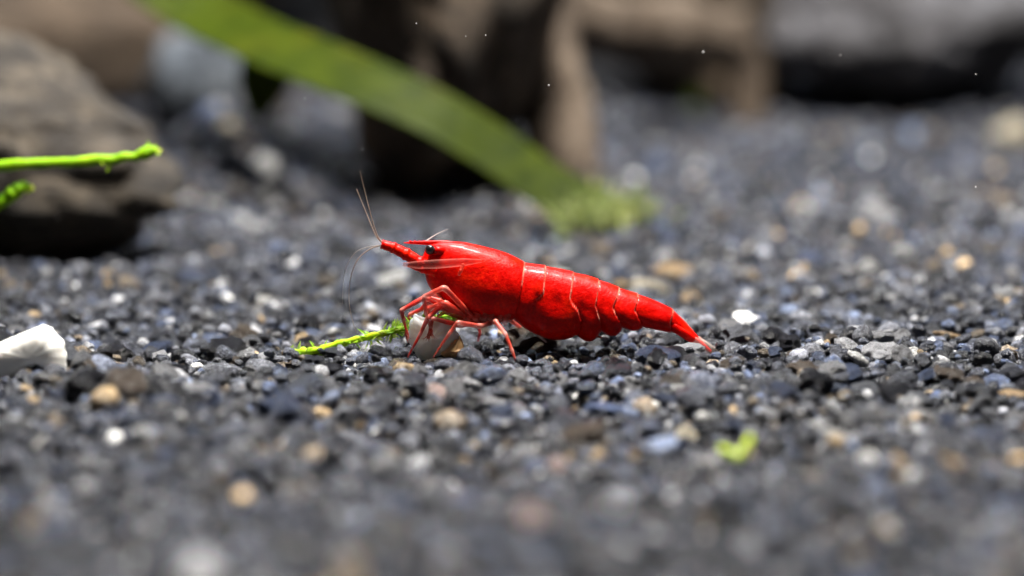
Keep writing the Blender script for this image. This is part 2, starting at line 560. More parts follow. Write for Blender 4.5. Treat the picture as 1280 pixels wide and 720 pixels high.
def build_pebbles():
    r = random.Random(5)
    W, T, B, Gy, D = 'white', 'tan', 'blue', 'grey', 'black'
    cols = {W: (0.36, 0.36, 0.35), T: (0.34, 0.24, 0.14), B: (0.10, 0.13, 0.22), Gy: (0.30, 0.30, 0.31), D: (0.010, 0.010, 0.013), 'cream': (0.42, 0.37, 0.27), 'pink': (0.42, 0.31, 0.28)}
    spots = [  # px, py, size px, colour, squash, stretch
        (1088, 334, 36, W, .9, 1), (1105, 270, 40, Gy, .7, 1.3), (1240, 243, 30, T, .8, 1), (330, 240, 44, W, .8, 1.2), (285, 230, 30, 'cream', .7, 1.2),
        (268, 262, 30, W, .7, 1.2), (450, 520, 22, T, .8, 1), (787, 560, 30, T, .7, 1.2), (1200, 603, 36, T, .4, 1.7), (1125, 610, 20, T, .9, 1), (893, 571, 20, T, .9, 1),
        (719, 500, 14, T, .9, 1), (703, 517, 15, 'cream', .9, 1), (694, 572, 34, 'pink', .8, 1), (859, 532, 36, 'cream', .8, 1), (848, 484, 18, W, .7, 1.4), (757, 503, 44, B, .5, 1.6),
        (665, 690, 60, 'pink', .8, 1), (767, 640, 60, Gy, .8, 1), (305, 574, 30, W, .8, 1), (175, 556, 38, W, .7, 1.2), (38, 668, 44, T, .8, 1), (14, 640, 46, B, .8, 1),
        (198, 434, 30, Gy, .8, 1.1), (130, 442, 36, T, .2, 2.2), (330, 439, 34, Gy, .6, 1.3), (1188, 412, 28, T, .5, 1.5), (1268, 478, 36, T, .4, 1.7),
        (1105, 446, 52, Gy, .7, 1.4), (1128, 484, 60, D, .7, 1.2), (1022, 482, 50, D, .9, 1), (1050, 552, 38, W, .6, 1.4), (688, 326, 24, T, .7, 1), (757, 334, 24, W, .9, 1),
        (843, 322, 40, T, .6, 1.4), (865, 357, 26, T, .9, 1), (812, 343, 40, 'cream', .6, 1.4), (822, 200, 40, B, .8, 1), (1008, 274, 34, W, .8, 1), (1130, 312, 34, W, .7, 1.2),
        (240, 200, 34, W, .8, 1), (262, 222, 34, B, .8, 1.1), (305, 205, 36, Gy, .8, 1.2), (300, 275, 34, W, .7, 1.2), (345, 262, 30, Gy, .8, 1), (232, 262, 34, Gy, .8, 1.2), (320, 292, 36, Gy, .7, 1.2),
        (1270, 165, 60, 'cream', .9, 1), (385, 396, 40, D, .9, 1), (345, 408, 34, D, .7, 1.2), (575, 350, 34, W, .6, 1.4), (490, 350, 36, W, .5, 1.5), (1150, 520, 44, Gy, .7, 1.2),
        (470, 470, 40, D, .9, 1), (1230, 540, 40, D, .8, 1.2), (960, 520, 36, Gy, .7, 1.2), (620, 500, 34, Gy, .6, 1.3), (820, 455, 38, D, .9, 1), (770, 462, 36, D, .9, 1), (860, 440, 38, Gy, .6, 1.4), (545, 487, 30, 'pink', .7, 1.2), (250, 500, 40, Gy, .7, 1.3)]
    names = {W: 'whitish', T: 'tan', B: 'slate blue', Gy: 'mid grey', D: 'large jet black', 'cream': 'cream', 'pink': 'dull pinkish'}
    for (px, py, s, c, sq, st) in spots:
        g = G(px, py, 0.03)
        rad = 0.42 * s / PX * (g[1] - CAM[1]) / 20.7
        shape = 'flat' if sq < .55 else ('oblong' if st > 1.15 else 'rounded')
        stone_obj('pebble', g[0], g[1], rad, cols[c], f'{shape} {names[c]} pebble {where_of(g[0], g[1])}', f'{names[c]} pebbles on the gravel', sq, st, rnd=r)
    # the dark stones that lie loose on top in the sharply seen strip
    placed = 0
    pts = []
    while placed < 240:
        px, py = r.uniform(-20, 1300), r.triangular(395, 560, 455)
        g = G(px, py, 0.03)
        x, y = float(g[0]), float(g[1])
        if keep_out(np.array([x]), np.array([y]))[0] or (abs(y) < 0.3 and -0.85 < x < 1.6) or ((x + 0.5) / .42) ** 2 + ((y + 0.4) / .3) ** 2 < 1 or any((x - a) ** 2 + (y - b) ** 2 < 0.011 for a, b in pts):
            continue
        pts.append((x, y))
        rad = min(0.15, max(0.05, r.lognormvariate(math.log(0.07), 0.34)))
        cn, base = r.choice([('charcoal', (0.036, 0.038, 0.047)), ('black', (0.013, 0.013, 0.017)), ('dark grey', (0.075, 0.078, 0.088)), ('dark blue grey', (0.036, 0.046, 0.078)), ('ash grey', (0.15, 0.15, 0.155)), ('dark brown', (0.07, 0.055, 0.043))])
        k = r.uniform(0.8, 1.25)
        sq, st = r.uniform(0.62, 1.05), r.uniform(0.9, 1.4)
        size = 'large' if rad > 0.09 else ('small' if rad < 0.062 else 'medium')
        shape = 'elongated' if st > 1.28 else ('flattish' if sq < 0.68 else ('blocky' if sq > 0.88 else 'angular'))
        stone_obj('gravel_stone', x, y, rad, tuple(q * k for q in base), f'{size} {shape} {cn} gravel stone {where_of(x, y)}',
                  'loose gravel stones around the shrimp', sq, st, lift=-0.02, rnd=r)
        placed += 1


# ------------------------------------------------------------------ rocks and wood
def rock(name, c, s, mat, label, seed, undercut=0.45, cuts=10, rough=0.16, level=5, group=None, tilt=0.0):
    """c: centre on the ground (x, y); s: half sizes; the flanks draw in towards the ground."""
    r = np.random.default_rng(seed)
    V, F = ico(level)
    for _ in range(cuts):
        n = r.standard_normal(3)
        n /= np.linalg.norm(n)
        d = r.uniform(0.68, 0.92)
        k = V @ n
        V = V - np.outer(np.clip(k - d, 0, None) * 0.85, n)
    out = []
    for v in V:
        q = Vector(v) * 1.5 + Vector((seed * 3.7, seed * 1.3, 0))
        f = noise.fractal(q, 0.9, 2.1, 6)
        f2 = noise.noise(q * 5.0) * 0.25
        out.append(v * (1 + rough * (f + f2)))
    V = np.array(out)
    zl = np.clip((V[:, 2] + 1) / 2, 0, 1)
    k = 1 - undercut * np.clip(1 - zl / 0.55, 0, 1) ** 1.6
    V[:, 0] *= k
    V[:, 1] *= k
    V = V * np.array(s)
    ct, st = math.cos(tilt), math.sin(tilt)
    V = np.column_stack([V[:, 0] * ct + V[:, 2] * st, V[:, 1], -V[:, 0] * st + V[:, 2] * ct])
    base = V[:, 2].min()
    z0 = float(gh(c[0], c[1]))
    V = V + np.array([c[0], c[1], z0 - base - 0.12 * s[2]])
    o = mk(name, V, F, mat, origin=(c[0], c[1], z0))
    return tag(o, label, 'rock', group)


def wood_mesh(pts, seed, n=70, sides=28, flat=1.0, amp=0.2):
    """Gnarled limb: pts = x, y, z, radius."""
    s = spline(pts, n)
    V, F = tube(s[:, :3], s[:, 3], sides, flat)
    c = np.repeat(s[:, :3], sides, 0)
    d = V - c
    for i in range(len(V)):
        k = i % sides
        t = i // sides / n
        a = 2 * math.pi * k / sides
        f = noise.fractal(Vector((math.cos(a) * 1.2 + seed, math.sin(a) * 1.2, t * 5.0)), 0.9, 2.0, 5) + 0.5 * noise.noise(Vector((math.cos(a) * 4, math.sin(a) * 4, t * 3 + seed)))
        V[i] = c[i] + d[i] * (1 + amp * f)
    return V, F


def build_hardscape():
    rock('rock', (-5.25, 5.1), (2.15, 1.9, 1.08), M_rock_a, 'rounded grey brown weathered rock behind the thin bright green strand', 3, undercut=0.22, tilt=0.2, rough=0.26)
    rock('rock', (-0.85, 9.5), (1.5, 2.2, 3.3), M_rock_b, 'tall very dark brown rock behind the broad green leaf', 8, undercut=0.12, tilt=-0.05, rough=0.24)
    rock('rock', (5.0, 17.3), (2.2, 2.3, 1.25), M_rock_c, 'violet grey boulder beside the driftwood arch at the back', 14, undercut=0.4, rough=0.22)
    rock('rock', (8.6, 16.8), (2.2, 2.3, 1.4), M_rock_c, 'larger violet grey boulder with a pale patch at the back', 22, undercut=0.4, rough=0.22)
    rock('rock', (-3.7, 14.0), (0.9, 0.8, 0.8), M_rock_d, 'blue grey stone in the gap behind the rounded rock', 37, undercut=0.2, level=4, rough=0.25)
    rock('rock', (2.3, 17.2), (2.0, 2.1, 2.4), M_rock_b, 'large dark rock added to fill the shade behind the driftwood arch', 41, undercut=0.1)  # added rock, its dark face stands in for the shade under the arch
    rock('rock', (-7.5, 27.0), (5.0, 2.2, 4.2), M_rock_b, 'large dark rock behind the brown driftwood log', 43, undercut=0.1)
    # driftwood arch: one piece of wood with two feet and a cross limb
    root = empty('driftwood', (0.55, 10.2, 0))
    tag(root, 'grey brown driftwood arch with two feet standing on the gravel', 'driftwood')
    a = P(715, 222, 9.6); b = P(690, 120, 10.0); c = P(655, 20, 10.6); d = P(620, -90, 11.2)
    V, F = wood_mesh([(*(a - [0, 0, 0.25]), 0.30), (*a, 0.34), (*b, 0.44), (*c, 0.50), (*d, 0.55)], 2)
    mk('limb', V, F, M_wood, root)
    a = P(640, -5, 11.8); b = P(740, 30, 13.0); c = P(860, 38, 14.0); d = P(925, 58, 14.4)
    V, F = wood_mesh([(*a, 0.46), (*b, 0.42), (*c, 0.40), (*d, 0.30)], 5)
    mk('limb', V, F, M_wood, root)
    a = P(905, 25, 14.3); b = P(932, 80, 14.4); c = P(938, 150, 14.4)
    V, F = wood_mesh([(*a, 0.34), (*b, 0.25), (*c, 0.22), (*(c - [0, 0, 0.3]), 0.22)], 9)
    mk('limb', V, F, M_wood, root)
    a = P(575, 75, 10.4); b = P(590, 130, 9.5); c = P(640, 200, 9.2)
    V, F = wood_mesh([(*a, 0.16), (*b, 0.22), (*c, 0.14), (*(c - [0, 0, 0.5]), 0.12)], 12)
    mk('root', V, F, M_wood, root)
    # brown log at the back left
    g = P(-60, 70, 14.0)
    a, b, c = P(-120, 85, 13.2), P(90, 50, 14.0), P(270, 75, 14.6)
    e = P(330, 130, 15.0)
    V, F = wood_mesh([(*a, 0.85), (*b, 0.8), (*c, 0.62), (*e, 0.35), (*(e - [-.1, 0, 0.8]), 0.3)], 17)
    o = mk('driftwood_log', V, F, M_wood_dark, origin=(a[0], a[1], 0))
    tag(o, 'blurred brown driftwood log leaning behind the rounded rock', 'driftwood')


# ------------------------------------------------------------------ plants
def ribbon(path, width, nrm, thick=0.025, ribs=9, n=60):
    """Leaf blade with a shallow channel: path rows of x, y, z, halfwidth."""
    s = spline(path, n)
    p, hw = s[:, :3], s[:, 3]
    T = np.gradient(p, axis=0)
    T /= np.linalg.norm(T, axis=1)[:, None]
    V, F = [], []
    m = ribs * 2 + 1
    for i in range(n):
        N = np.asarray(nrm, float)
        S = np.cross(T[i], N)
        S /= np.linalg.norm(S)
        N = np.cross(S, T[i])
        for side in (1, -1):
            for k in range(m):
                u = -1 + 2 * k / (m - 1)
                rip = 0.012 * math.cos(u * ribs * math.pi) + 0.10 * hw[i] * u * u
                V.append(p[i] + S * hw[i] * u + N * (rip + side * thick * (1 - 0.8 * abs(u))))
    L = 2 * m
    for i in range(n - 1):
        for k in range(m - 1):
            a = i * L + k
            F.append((a, a + 1, a + L + 1, a + L))
            b = a + m
            F.append((b + 1, b, b + L, b + L + 1))
        for k, k2 in ((0, m), (m - 1, 2 * m - 1)):
            a, b = i * L + k, i * L + k2
            F.append((b, a, a + L, b + L) if k == 0 else (a, b, b + L, a + L))
    F.append(tuple(range(m)) + tuple(range(2 * m - 1, m - 1, -1)))
    q = (n - 1) * L
    F.append((tuple(range(q, q + m)) + tuple(range(q + 2 * m - 1, q + m - 1, -1)))[::-1])
    return np.array(V), F


def leaflet(base, d, up, L, W):
    """Little folded blade: 6 vertices, closed top and under side by thickness."""
    d = d / np.linalg.norm(d)
    s = np.cross(d, up)
    s /= np.linalg.norm(s) + 1e-9
    n = np.cross(s, d)
    mid = base + d * L * 0.45
    tip = base + d * L - n * L * 0.12
    V = [base, mid + s * W + n * W * 0.3, tip, mid - s * W + n * W * 0.3, mid - n * W * 0.15]
    return np.array(V), [(0, 1, 4), (1, 2, 4), (2, 3, 4), (3, 0, 4), (0, 3, 2, 1)]


def sprig(name, path, rad, nleaf, L, W, m_stem, m_leaf, label, seed, dens=lambda t: 1.0, cat='plant', ybias=0.0):
    r = np.random.default_rng(seed)
    s = spline([(*p, rr) for p, rr in zip(path, rad)], 60)
    for i in range(len(s)):
        s[i, :3] += 0.012 * np.array([noise.noise(Vector((i * .3, seed, k))) for k in range(3)])
    root = empty(name, (s[0, 0], s[0, 1], float(gh(s[0, 0], s[0, 1]))))
    tag(root, label, cat)
    wob = 0.3 if m_stem is m_leaf else 1.0
    rads = s[:, 3] * (1 + wob * (0.14 * np.sin(np.arange(len(s)) * 1.7) + 0.10 * r.standard_normal(len(s))))
    V, F = tube(s[:, :3], rads, 9)
    mk('stem', V, F, m_stem, root)
    parts = []
    T = np.gradient(s[:, :3], axis=0)
    k = 0
    while k < nleaf:
        t = r.random()
        if r.random() > dens(t):
            continue
        i = int(t * 59)
        tt = T[i] / np.linalg.norm(T[i])
        a = r.standard_normal(3)
        a -= tt * (a @ tt)
        a /= np.linalg.norm(a)
        d = a * r.uniform(0.5, 1.1) + tt * r.uniform(0.3, 1.0) * (1 if r.random() < .8 else -1)
        parts.append(leaflet(s[i, :3] + a * s[i, 3] * 0.6, d, r.standard_normal(3), L * r.uniform(0.5, 1.2), W * r.uniform(0.6, 1.2)))
        k += 1
    V, F = join(parts)
    o = mk('leaflets', V, F, m_leaf, root, smooth=False)
    o['kind'] = 'stuff'
    return root


def build_plants():
    # broad ribbon leaf across the back
    pts = [(180, -35, 8.8, 38), (250, 12, 8.4, 38), (330, 52, 7.4, 35), (430, 92, 6.7, 34), (530, 135, 6.4, 33), (620, 188, 6.3, 32), (690, 236, 6.2, 31), (765, 272, 6.1, 28)]
    path = []
    for px, py, Y, hw in pts:
        p = P(px, py, Y)
        path.append((*p, hw / PX * (Y - CAM[1]) / 20.7))
    base = np.array(path[-1][:3])
    root = empty('ribbon_leaf_plant', (base[0], base[1], float(gh(base[0], base[1]))))
    tag(root, 'broad dull green ribbon leaf arching down to the gravel in the background', 'plant')
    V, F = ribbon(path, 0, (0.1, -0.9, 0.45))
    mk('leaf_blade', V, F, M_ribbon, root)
    pts = [(352, 48, 8.2, 34), (338, 72, 8.4, 36), (327, 105, 8.6, 30), (322, 145, 8.8, 12)]
    path2 = [(*P(a, b, Y), h / PX * (Y - CAM[1]) / 20.7) for a, b, Y, h in pts]
    V, F = ribbon(path2, 0, (0.1, -1, 0.2))
    o = mk('ribbon_leaf', V, F, M_ribbon, origin=path2[0][:3])
    tag(o, 'dark green leaf tip hanging beside the broad ribbon leaf', 'leaf')
    # pale fuzzy tuft at the foot of the leaf
    r = np.random.default_rng(9)
    parts = []
    c = G(755, 282)
    for _ in range(260):
        b = np.array([c[0] + r.normal(0.0, 0.20), c[1] + r.normal(0, 0.25), 0.0])
        b[2] = float(gh(b[0], b[1])) + 0.02
        d = np.array([r.normal(-0.1, 0.7), r.normal(0, 0.5), r.uniform(0.3, 1.0)])
        parts.append(leaflet(b, d, r.standard_normal(3), r.uniform(0.15, 0.42), r.uniform(0.02, 0.045)))
    V, F = join(parts)
    o = mk('moss_tuft', V, F, M_tuft, origin=(c[0], c[1], 0), smooth=False)
    tag(o, 'pale green fuzzy moss tuft at the foot of the broad leaf', 'moss')
    # faint stem in the cave
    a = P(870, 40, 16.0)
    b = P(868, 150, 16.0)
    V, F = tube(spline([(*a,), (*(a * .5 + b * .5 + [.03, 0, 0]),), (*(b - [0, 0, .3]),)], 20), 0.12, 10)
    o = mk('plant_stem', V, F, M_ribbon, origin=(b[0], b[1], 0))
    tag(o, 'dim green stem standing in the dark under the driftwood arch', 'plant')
    # bright strands at the left, rooted outside the frame
    Y = 1.7
    path = [P(-330, 440, Y + .4) - [0, 0, .25], P(-250, 330, Y + .3), P(-120, 225, Y), P(0, 207, Y), P(70, 203, Y), P(130, 199, Y), P(165, 195, Y), P(184, 190, Y), P(196, 184, Y)]
    rad = [.05, .05, .045, .045, .04, .042, .036, .055, .012]
    sprig('green_strand', path, rad, 12, 0.08, 0.022, M_strand, M_strand, 'long thin bright green strand reaching out in front of the rounded rock', 4, dens=lambda t: 1.0 if t > .9 else .12)
    path = [P(-330, 470, Y + .1) - [0, 0, .25], P(-200, 380, Y + .1), P(-60, 285, Y), P(0, 252, Y), P(14, 241, Y), P(26, 233, Y), P(35, 231, Y)]
    rad = [.05, .05, .045, .05, .06, .045, .012]
    sprig('green_strand', path, rad, 10, 0.08, 0.026, M_strand, M_strand, 'short stubby bright green strand tip below the long thin strand', 6, dens=lambda t: 1.0 if t > .8 else .12)
    # moss sprig the shrimp stands over
    pts = [(356, 444, .12), (375, 441, .10), (400, 437, .08), (440, 426, .06), (475, 418, .05), (505, 411, .06), (530, 403, .12), (556, 397, .16), (590, 396, .2)]
    path = [P(a, b, Y) for a, b, Y in pts]
    rad = [.034, .034, .028, .026, .025, .024, .022, .02, .012]
    sprig('moss_sprig', path, rad, 240, 0.08, 0.012, M_moss_stem, M_moss_leaf, 'bright green moss sprig on the gravel under the front legs of the shrimp', 12,
          dens=lambda t: 1.0 if t > .55 else (.25 if t < .3 else .45), cat='moss')
    # torn leaf in the foreground
    c = G(920, 588)
    sc = 0.8 * (c[1] - CAM[1]) / 20.7 / PX
    out = [(-26, 24), (-10, 22), (2, 12), (10, 20), (22, 44), (27, 40), (24, 20), (14, 4), (2, -2), (-12, 4), (-24, 14)]
    n = len(out)
    V = [(c[0] + a * sc, c[1] - 0.02 + 0.02 * math.sin(a * .2), c[2] + 0.05 + b * sc) for a, b in out] + [(c[0] + a * sc, c[1] + 0.03 + 0.02 * math.sin(a * .2), c[2] + 0.05 + b * sc) for a, b in out]
    F = [tuple(range(n)), tuple(range(2 * n - 1, n - 1, -1))] + [(i, i + n, (i + 1) % n + n, (i + 1) % n) for i in range(n)]
    o = mk('leaf_scrap', V, F, leaf_mat('yellow_green_scrap', (0.36, 0.48, 0.03), (0.55, 0.66, 0.08), 0.3), origin=(c[0], c[1], 0))
    tag(o, 'small forked yellow green leaf scrap standing in the foreground gravel', 'leaf')


# ------------------------------------------------------------------ food and flake
def slab(outline, Y, depth, mat, name, parent=None, origin=None, taper=0.7, bulge=0.05, seed=1, wob=1.0):
    """Solid chunk with the given front outline (px), bevelled and uneven."""
    n0 = len(outline)
    o = np.array(outline + [outline[0]], float)
    pts = []
    for i in range(n0):
        for t in (0, .25, .5, .75):
            pts.append(o[i] * (1 - t) + o[i + 1] * t)
    pts = np.array(pts)
    n = len(pts)
    c = pts.mean(0)
    V = []
    for (k, yy) in ((0.0, -depth * .5 - bulge), (0.5, -depth * .5 - bulge * .7), (taper + .12, -depth * .42), (1.0, -depth * .18), (1.0, depth * .15), (taper, depth * .45), (0.4, depth * .5 + bulge), (0.0, depth * .5 + bulge)):
        for j, p in enumerate(pts):
            q = c + (p - c) * k
            w3 = P(q[0], q[1], Y)
            w3[1] += yy + 0.03 * wob * noise.noise(Vector((q[0] * .12, q[1] * .12, yy * 9 + seed)))
            w3[2] += 0.012 * noise.noise(Vector((q[0] * .2, q[1] * .2, seed)))
            w3[0] += 0.012 * noise.noise(Vector((q[0] * .2, q[1] * .2, seed + 5)))
            V.append(w3)
    F = []
    for i in range(7):
        for j in range(n):
            j2 = (j + 1) % n
            F.append((i * n + j, i * n + j2, (i + 1) * n + j2, (i + 1) * n + j))
    ob = mk(name, np.array(V), F, mat, parent, origin)
    return ob


def build_food():
    c = P(545, 445, -0.02)
    root = empty('food_chunk', c)
    tag(root, 'pale translucent food chunk with a tan layer held under the shrimp', 'food')
    slab([(518, 393), (526, 397), (540, 401), (556, 401), (568, 410), (574, 422), (570, 432), (556, 440), (541, 446), (526, 449), (516, 436), (509, 421), (512, 405)], -0.06, 0.2, M_food, 'flesh', root, seed=3, taper=.86, bulge=0.015)
    slab([(575, 420), (580, 433), (577, 441), (566, 446), (556, 446), (551, 441), (563, 431)], -0.15, 0.14, M_food_tan, 'tan_layer', root, seed=4, bulge=0.01, taper=.86)
    c = P(40, 480, -0.85)
    o = slab([(-40, 436), (-10, 432), (10, 424), (30, 415), (50, 407), (62, 411), (67, 419), (76, 427), (80, 442), (80, 462), (76, 470), (66, 464), (58, 452), (44, 453), (20, 466), (0, 478), (-40, 486)], -0.85, 0.2, M_white, 'white_flake', origin=c, seed=7, bulge=0.02, taper=.95, wob=0.12)
    tag(o, 'flat chalk white flake lying on the gravel', 'flake')
    r = random.Random(2)
    V0, F0 = ico(2)
    M_speck = plain_mat('speck', (0.35, 0.34, 0.33), 0.5)
    me = mesh_of('floating_speck', V0 * 0.006 * np.array([1.3, 1, .8]), F0, M_speck)
    for (px, py, Y) in ((452, 186, .8), (607, 43, .2), (582, 44, .1), (686, 106, .3), (380, 122, .1), (1222, 92, -.2), (1222, 233, .1), (520, 28, 0.6), (1052, 68, .9), (880, 64, .9)):
        o = bpy.data.objects.new('floating_speck', me)
        COL.objects.link(o)
        o.location = Vector(P(px, py, Y)) * U
        o.rotation_euler = (r.random() * 3, r.random() * 3, r.random() * 3)
        s = r.uniform(.6, 1.3)
        o.scale = (s, s, s)
        tag(o, 'tiny pale speck of debris drifting in the water', 'speck', 'specks drifting in the water')


# ------------------------------------------------------------------ shrimp
def build_shrimp():
    root = empty('shrimp', (*P(650, 440, 0)[:2], 0.0))
    tag(root, 'bright red dwarf shrimp standing on the dark gravel, feeding', 'shrimp')
    top = np.array([(528, 322), (529.5, 315), (533, 309), (540, 304.5), (550, 302), (562, 301.5), (580, 303), (600, 307.5), (620, 312.5), (636, 318), (648, 324), (655.5, 328.5), (668, 330.5), (682, 333.2), (700, 336.5), (717, 341), (735, 345), (749, 350.3), (762, 354.5),
                    (774.5, 360.5), (786, 364), (798, 368.2), (812, 373), (827, 379.5), (842, 387.5), (858, 403), (874, 421), (885, 432), (891, 438)], float)
    bot = np.array([(528, 326), (529.5, 336), (533, 352), (540, 364), (550, 375), (562, 384), (575, 391), (590, 396.5), (605, 400), (622, 402), (637, 399.5), (641, 398), (647, 402), (655, 408.5), (667, 416), (680, 420), (692, 421.8), (706, 421.6), (715, 420), (719.5, 417.2), (724, 420), (731, 423.6), (738, 424),
                    (744, 421.5), (749.5, 415), (751.5, 413), (756, 415.5), (763, 417.5), (770, 417), (775, 414), (778, 408.8), (782, 409.6), (790, 411.2), (798, 410.6), (803, 408.2), (806, 408.4), (816, 409.6), (826, 411), (839, 414.8), (850, 418.5), (862, 424), (874, 430), (885, 435.5), (891, 438.6)], float)
    wid = np.array([(528, 3), (530, 9), (534, 14), (542, 19), (555, 24), (575, 29), (600, 32.5), (625, 34), (645, 34), (656, 32.5), (675, 33), (700, 32.5), (725, 31), (750, 28), (775, 25), (800, 20.5), (820, 17), (842, 13.5), (858, 10), (874, 7.5), (886, 5), (891, 1.5)], float)
    edges = [
        [(320, 656.5), (327, 656), (350, 652.5), (375, 647.5), (400, 641)],
        [(325, 683), (333, 682), (362, 679), (368, 672), (380, 667), (400, 664), (420, 668)],
        [(335, 718), (341, 717), (369, 712), (375, 716), (382, 722), (395, 726), (408, 724.5), (420, 719.5)],
        [(345, 750), (350, 749), (378, 744), (390, 748), (400, 751), (414, 751.5)],
        [(355, 776), (361, 774.5), (380, 765.5), (388, 769), (398, 775), (411, 778)],
        [(364, 799), (368, 798), (384, 793), (392, 797), (400, 801), (410, 804)],
        [(384, 843), (388, 842), (400, 838), (416, 839)]]
    lim = [352, 366, 386, 397, 391, 388, 402]
    xs = np.concatenate([np.linspace(528, 545, 26)[:-1], np.arange(545, 891.01, 0.75)])
    nv = 96
    tx, ty = np.interp(xs, top[:, 0], top[:, 1]), None
    tt = np.interp(xs, top[:, 0], top[:, 1])
    bb = np.interp(xs, bot[:, 0], bot[:, 1])
    ww = np.interp(xs, wid[:, 0], wid[:, 1])
    ker = np.array([1, 2, 3, 2, 1.]) / 9

    def sm(a, reps=1):
        for _ in range(reps):
            a = np.convolve(np.pad(a, 2, mode='edge'), ker, 'valid')
        return a
    tt, bb, ww = sm(tt, 2), sm(bb, 1), sm(ww, 8)
    V, E = [], []
    for i, x in enumerate(xs):
        for k in range(nv):
            th = 2 * math.pi * k / nv
            cz = math.cos(th)
            sy = math.sin(th)
            py = (tt[i] + bb[i]) / 2 - (bb[i] - tt[i]) / 2 * cz
            # fuller towards the lower third, a little keeled along the back
            prof = abs(sy) ** 0.82 * (1 + 0.10 * (-cz))
            yy = math.copysign(prof, sy) * ww[i] / PX
            ex = [np.interp(py, [q[0] for q in e], [q[1] for q in e]) for e in edges]
            off, edge = 0.0, 0.0
            prev = 528.0
            for j, e in enumerate(ex):
                if x <= e:
                    t = (x - prev) / max(e - prev, 1)
                    amp = 0.016 if j else 0.008
                    low = np.clip((py - lim[j] + 14) / 22, 0, 1)
                    if j == 1:
                        amp *= 1 - low
                    off = amp * (t ** 2.2) + 0.026 * low * math.sin(math.pi * np.clip(t, 0, 1)) * (1 if j >= 2 else 0.3)
                    break
                prev = e
            for j, e in enumerate(ex):
                d = abs(x - e)
                fade = np.clip((lim[j] - py) / 6 + 0.5, 0.04, 1)
                edge = max(edge, fade * max(0.0, 1 - d / 1.15))
                if 0 < x - e < 2.4:
                    off -= 0.007 * (1 - (x - e) / 2.4) * (1 if j != 1 else np.clip((366 - py) / 8, 0, 1))
            w3 = P(x, py, 0.0)
            sc = 1 + off / max(0.05, ww[i] / PX)
            cy0 = P(x, (tt[i] + bb[i]) / 2, 0.0)
            w3[1] = yy * sc
            w3[2] = cy0[2] + (w3[2] - cy0[2]) * (1 + 0.35 * (sc - 1))
            V.append(w3)
            E.append(edge)
    n = len(xs)
    F = []
    for i in range(n - 1):
        for k in range(nv):
            k2 = (k + 1) % nv
            F.append((i * nv + k, (i + 1) * nv + k, (i + 1) * nv + k2, i * nv + k2))
    F.append(tuple(range(nv)))
    F.append(tuple((n - 1) * nv + k for k in range(nv))[::-1])
    body = mk('body', np.array(V), F, M_shell, root)
    at = body.data.attributes.new('edge', 'FLOAT_COLOR', 'POINT')
    E = np.array(E)
    at.data.foreach_set('color', np.column_stack([E, E, E, np.ones(len(E))]).astype(np.float32).ravel())
    S = np.zeros(len(V))
    VA = np.array(V)
    for px, py, rr, k in ((671.5, 362, 3.8, .9), (697, 367, 5.0, .65), (727, 372, 4.0, .65), (722, 367, 2.5, .4), (668, 340, 1.5, .3), (575, 342, 3.0, .35)):
        c3 = P(px, py, 0)
        S = np.maximum(S, k * np.exp(-(((VA[:, 0] - c3[0]) ** 2 + (VA[:, 2] - c3[2]) ** 2) / (rr / PX) ** 2)))
    at = body.data.attributes.new('spot', 'FLOAT', 'POINT')
    at.data.foreach_set('value', S.astype(np.float32))

    def limb(name, pts, rads, mat, sides=10, knee=True, n=14, flat=1.0, parent=root):
        """Jointed limb: straight pieces between px points (px, py, Y), a little swollen at each joint."""
        pp = [np.array(P(a, b, Y)) for a, b, Y in pts]
        path, rr, jj = [], [], []
        for i in range(len(pp) - 1):
            for t in np.linspace(0, 1, n)[:-1]:
                path.append(pp[i] * (1 - t) + pp[i + 1] * t)
                r0 = rads[i] * (1 - t) + rads[i + 1] * t
                if knee:
                    r0 *= 1 + 0.14 * math.exp(-(min(t, 1 - t) / 0.10) ** 2) - 0.06 * math.exp(-((min(t, 1 - t) - 0.2) / 0.08) ** 2)
                rr.append(r0)
                jj.append(0.5 * math.exp(-(min(t if i else 1, 1 - t) / 0.13) ** 2))
        jj.append(0)
        path.append(pp[-1])
        rr.append(rads[-1])
        path = np.array(path)
        q = path.copy()
        for _ in range(2):
            q[1:-1] = (q[:-2] + 2 * q[1:-1] + q[2:]) / 4
        V, F = tube(q, np.array(rr) * (0.84 if name == 'leg' else 1.0) / PX, sides, flat)
        ob = mk(name, V, F, mat, parent)
        if knee and 'leg' in name:
            at = ob.data.attributes.new('joint', 'FLOAT', 'POINT')
            at.data.foreach_set('value', np.repeat(jj, sides).astype(np.float32))
        return ob

    # rostrum: toothed spike over the eyes
    V, F = limb_geo = tube(spline([(*P(504, 303.3, 0), 0.4 / PX), (*P(516, 303.2, 0), 1.4 / PX), (*P(535, 303.4, 0), 2.2 / PX), (*P(556, 304, 0), 3.2 / PX), (*P(585, 308, 0), 4.0 / PX)], 40)[:, :3],
                           spline([(0, 0, 0, 0.4 / PX), (0, 0, 0, 1.8 / PX), (0, 0, 0, 2.9 / PX), (0, 0, 0, 3.6 / PX), (0, 0, 0, 4 / PX)], 40)[:, 3], 10, 0.6)
    teeth = []
    for px in (514, 520, 526, 532, 538, 545, 552):
        b0 = P(px + 2.5, 302.6, 0); b1 = P(px - 2.5, 302.6, 0); tp = P(px - 3.0, 299.8, 0)
        V4 = np.array([b0 + [0, .006, 0], b0 - [0, .006, 0], b1 - [0, .006, 0], b1 + [0, .006, 0], tp])
        teeth.append((V4, [(0, 1, 2, 3), (0, 4, 1), (1, 4, 2), (2, 4, 3), (3, 4, 0)]))
    V, F = join([(V, F)] + teeth)
    mk('rostrum', V, F, M_shell, root)
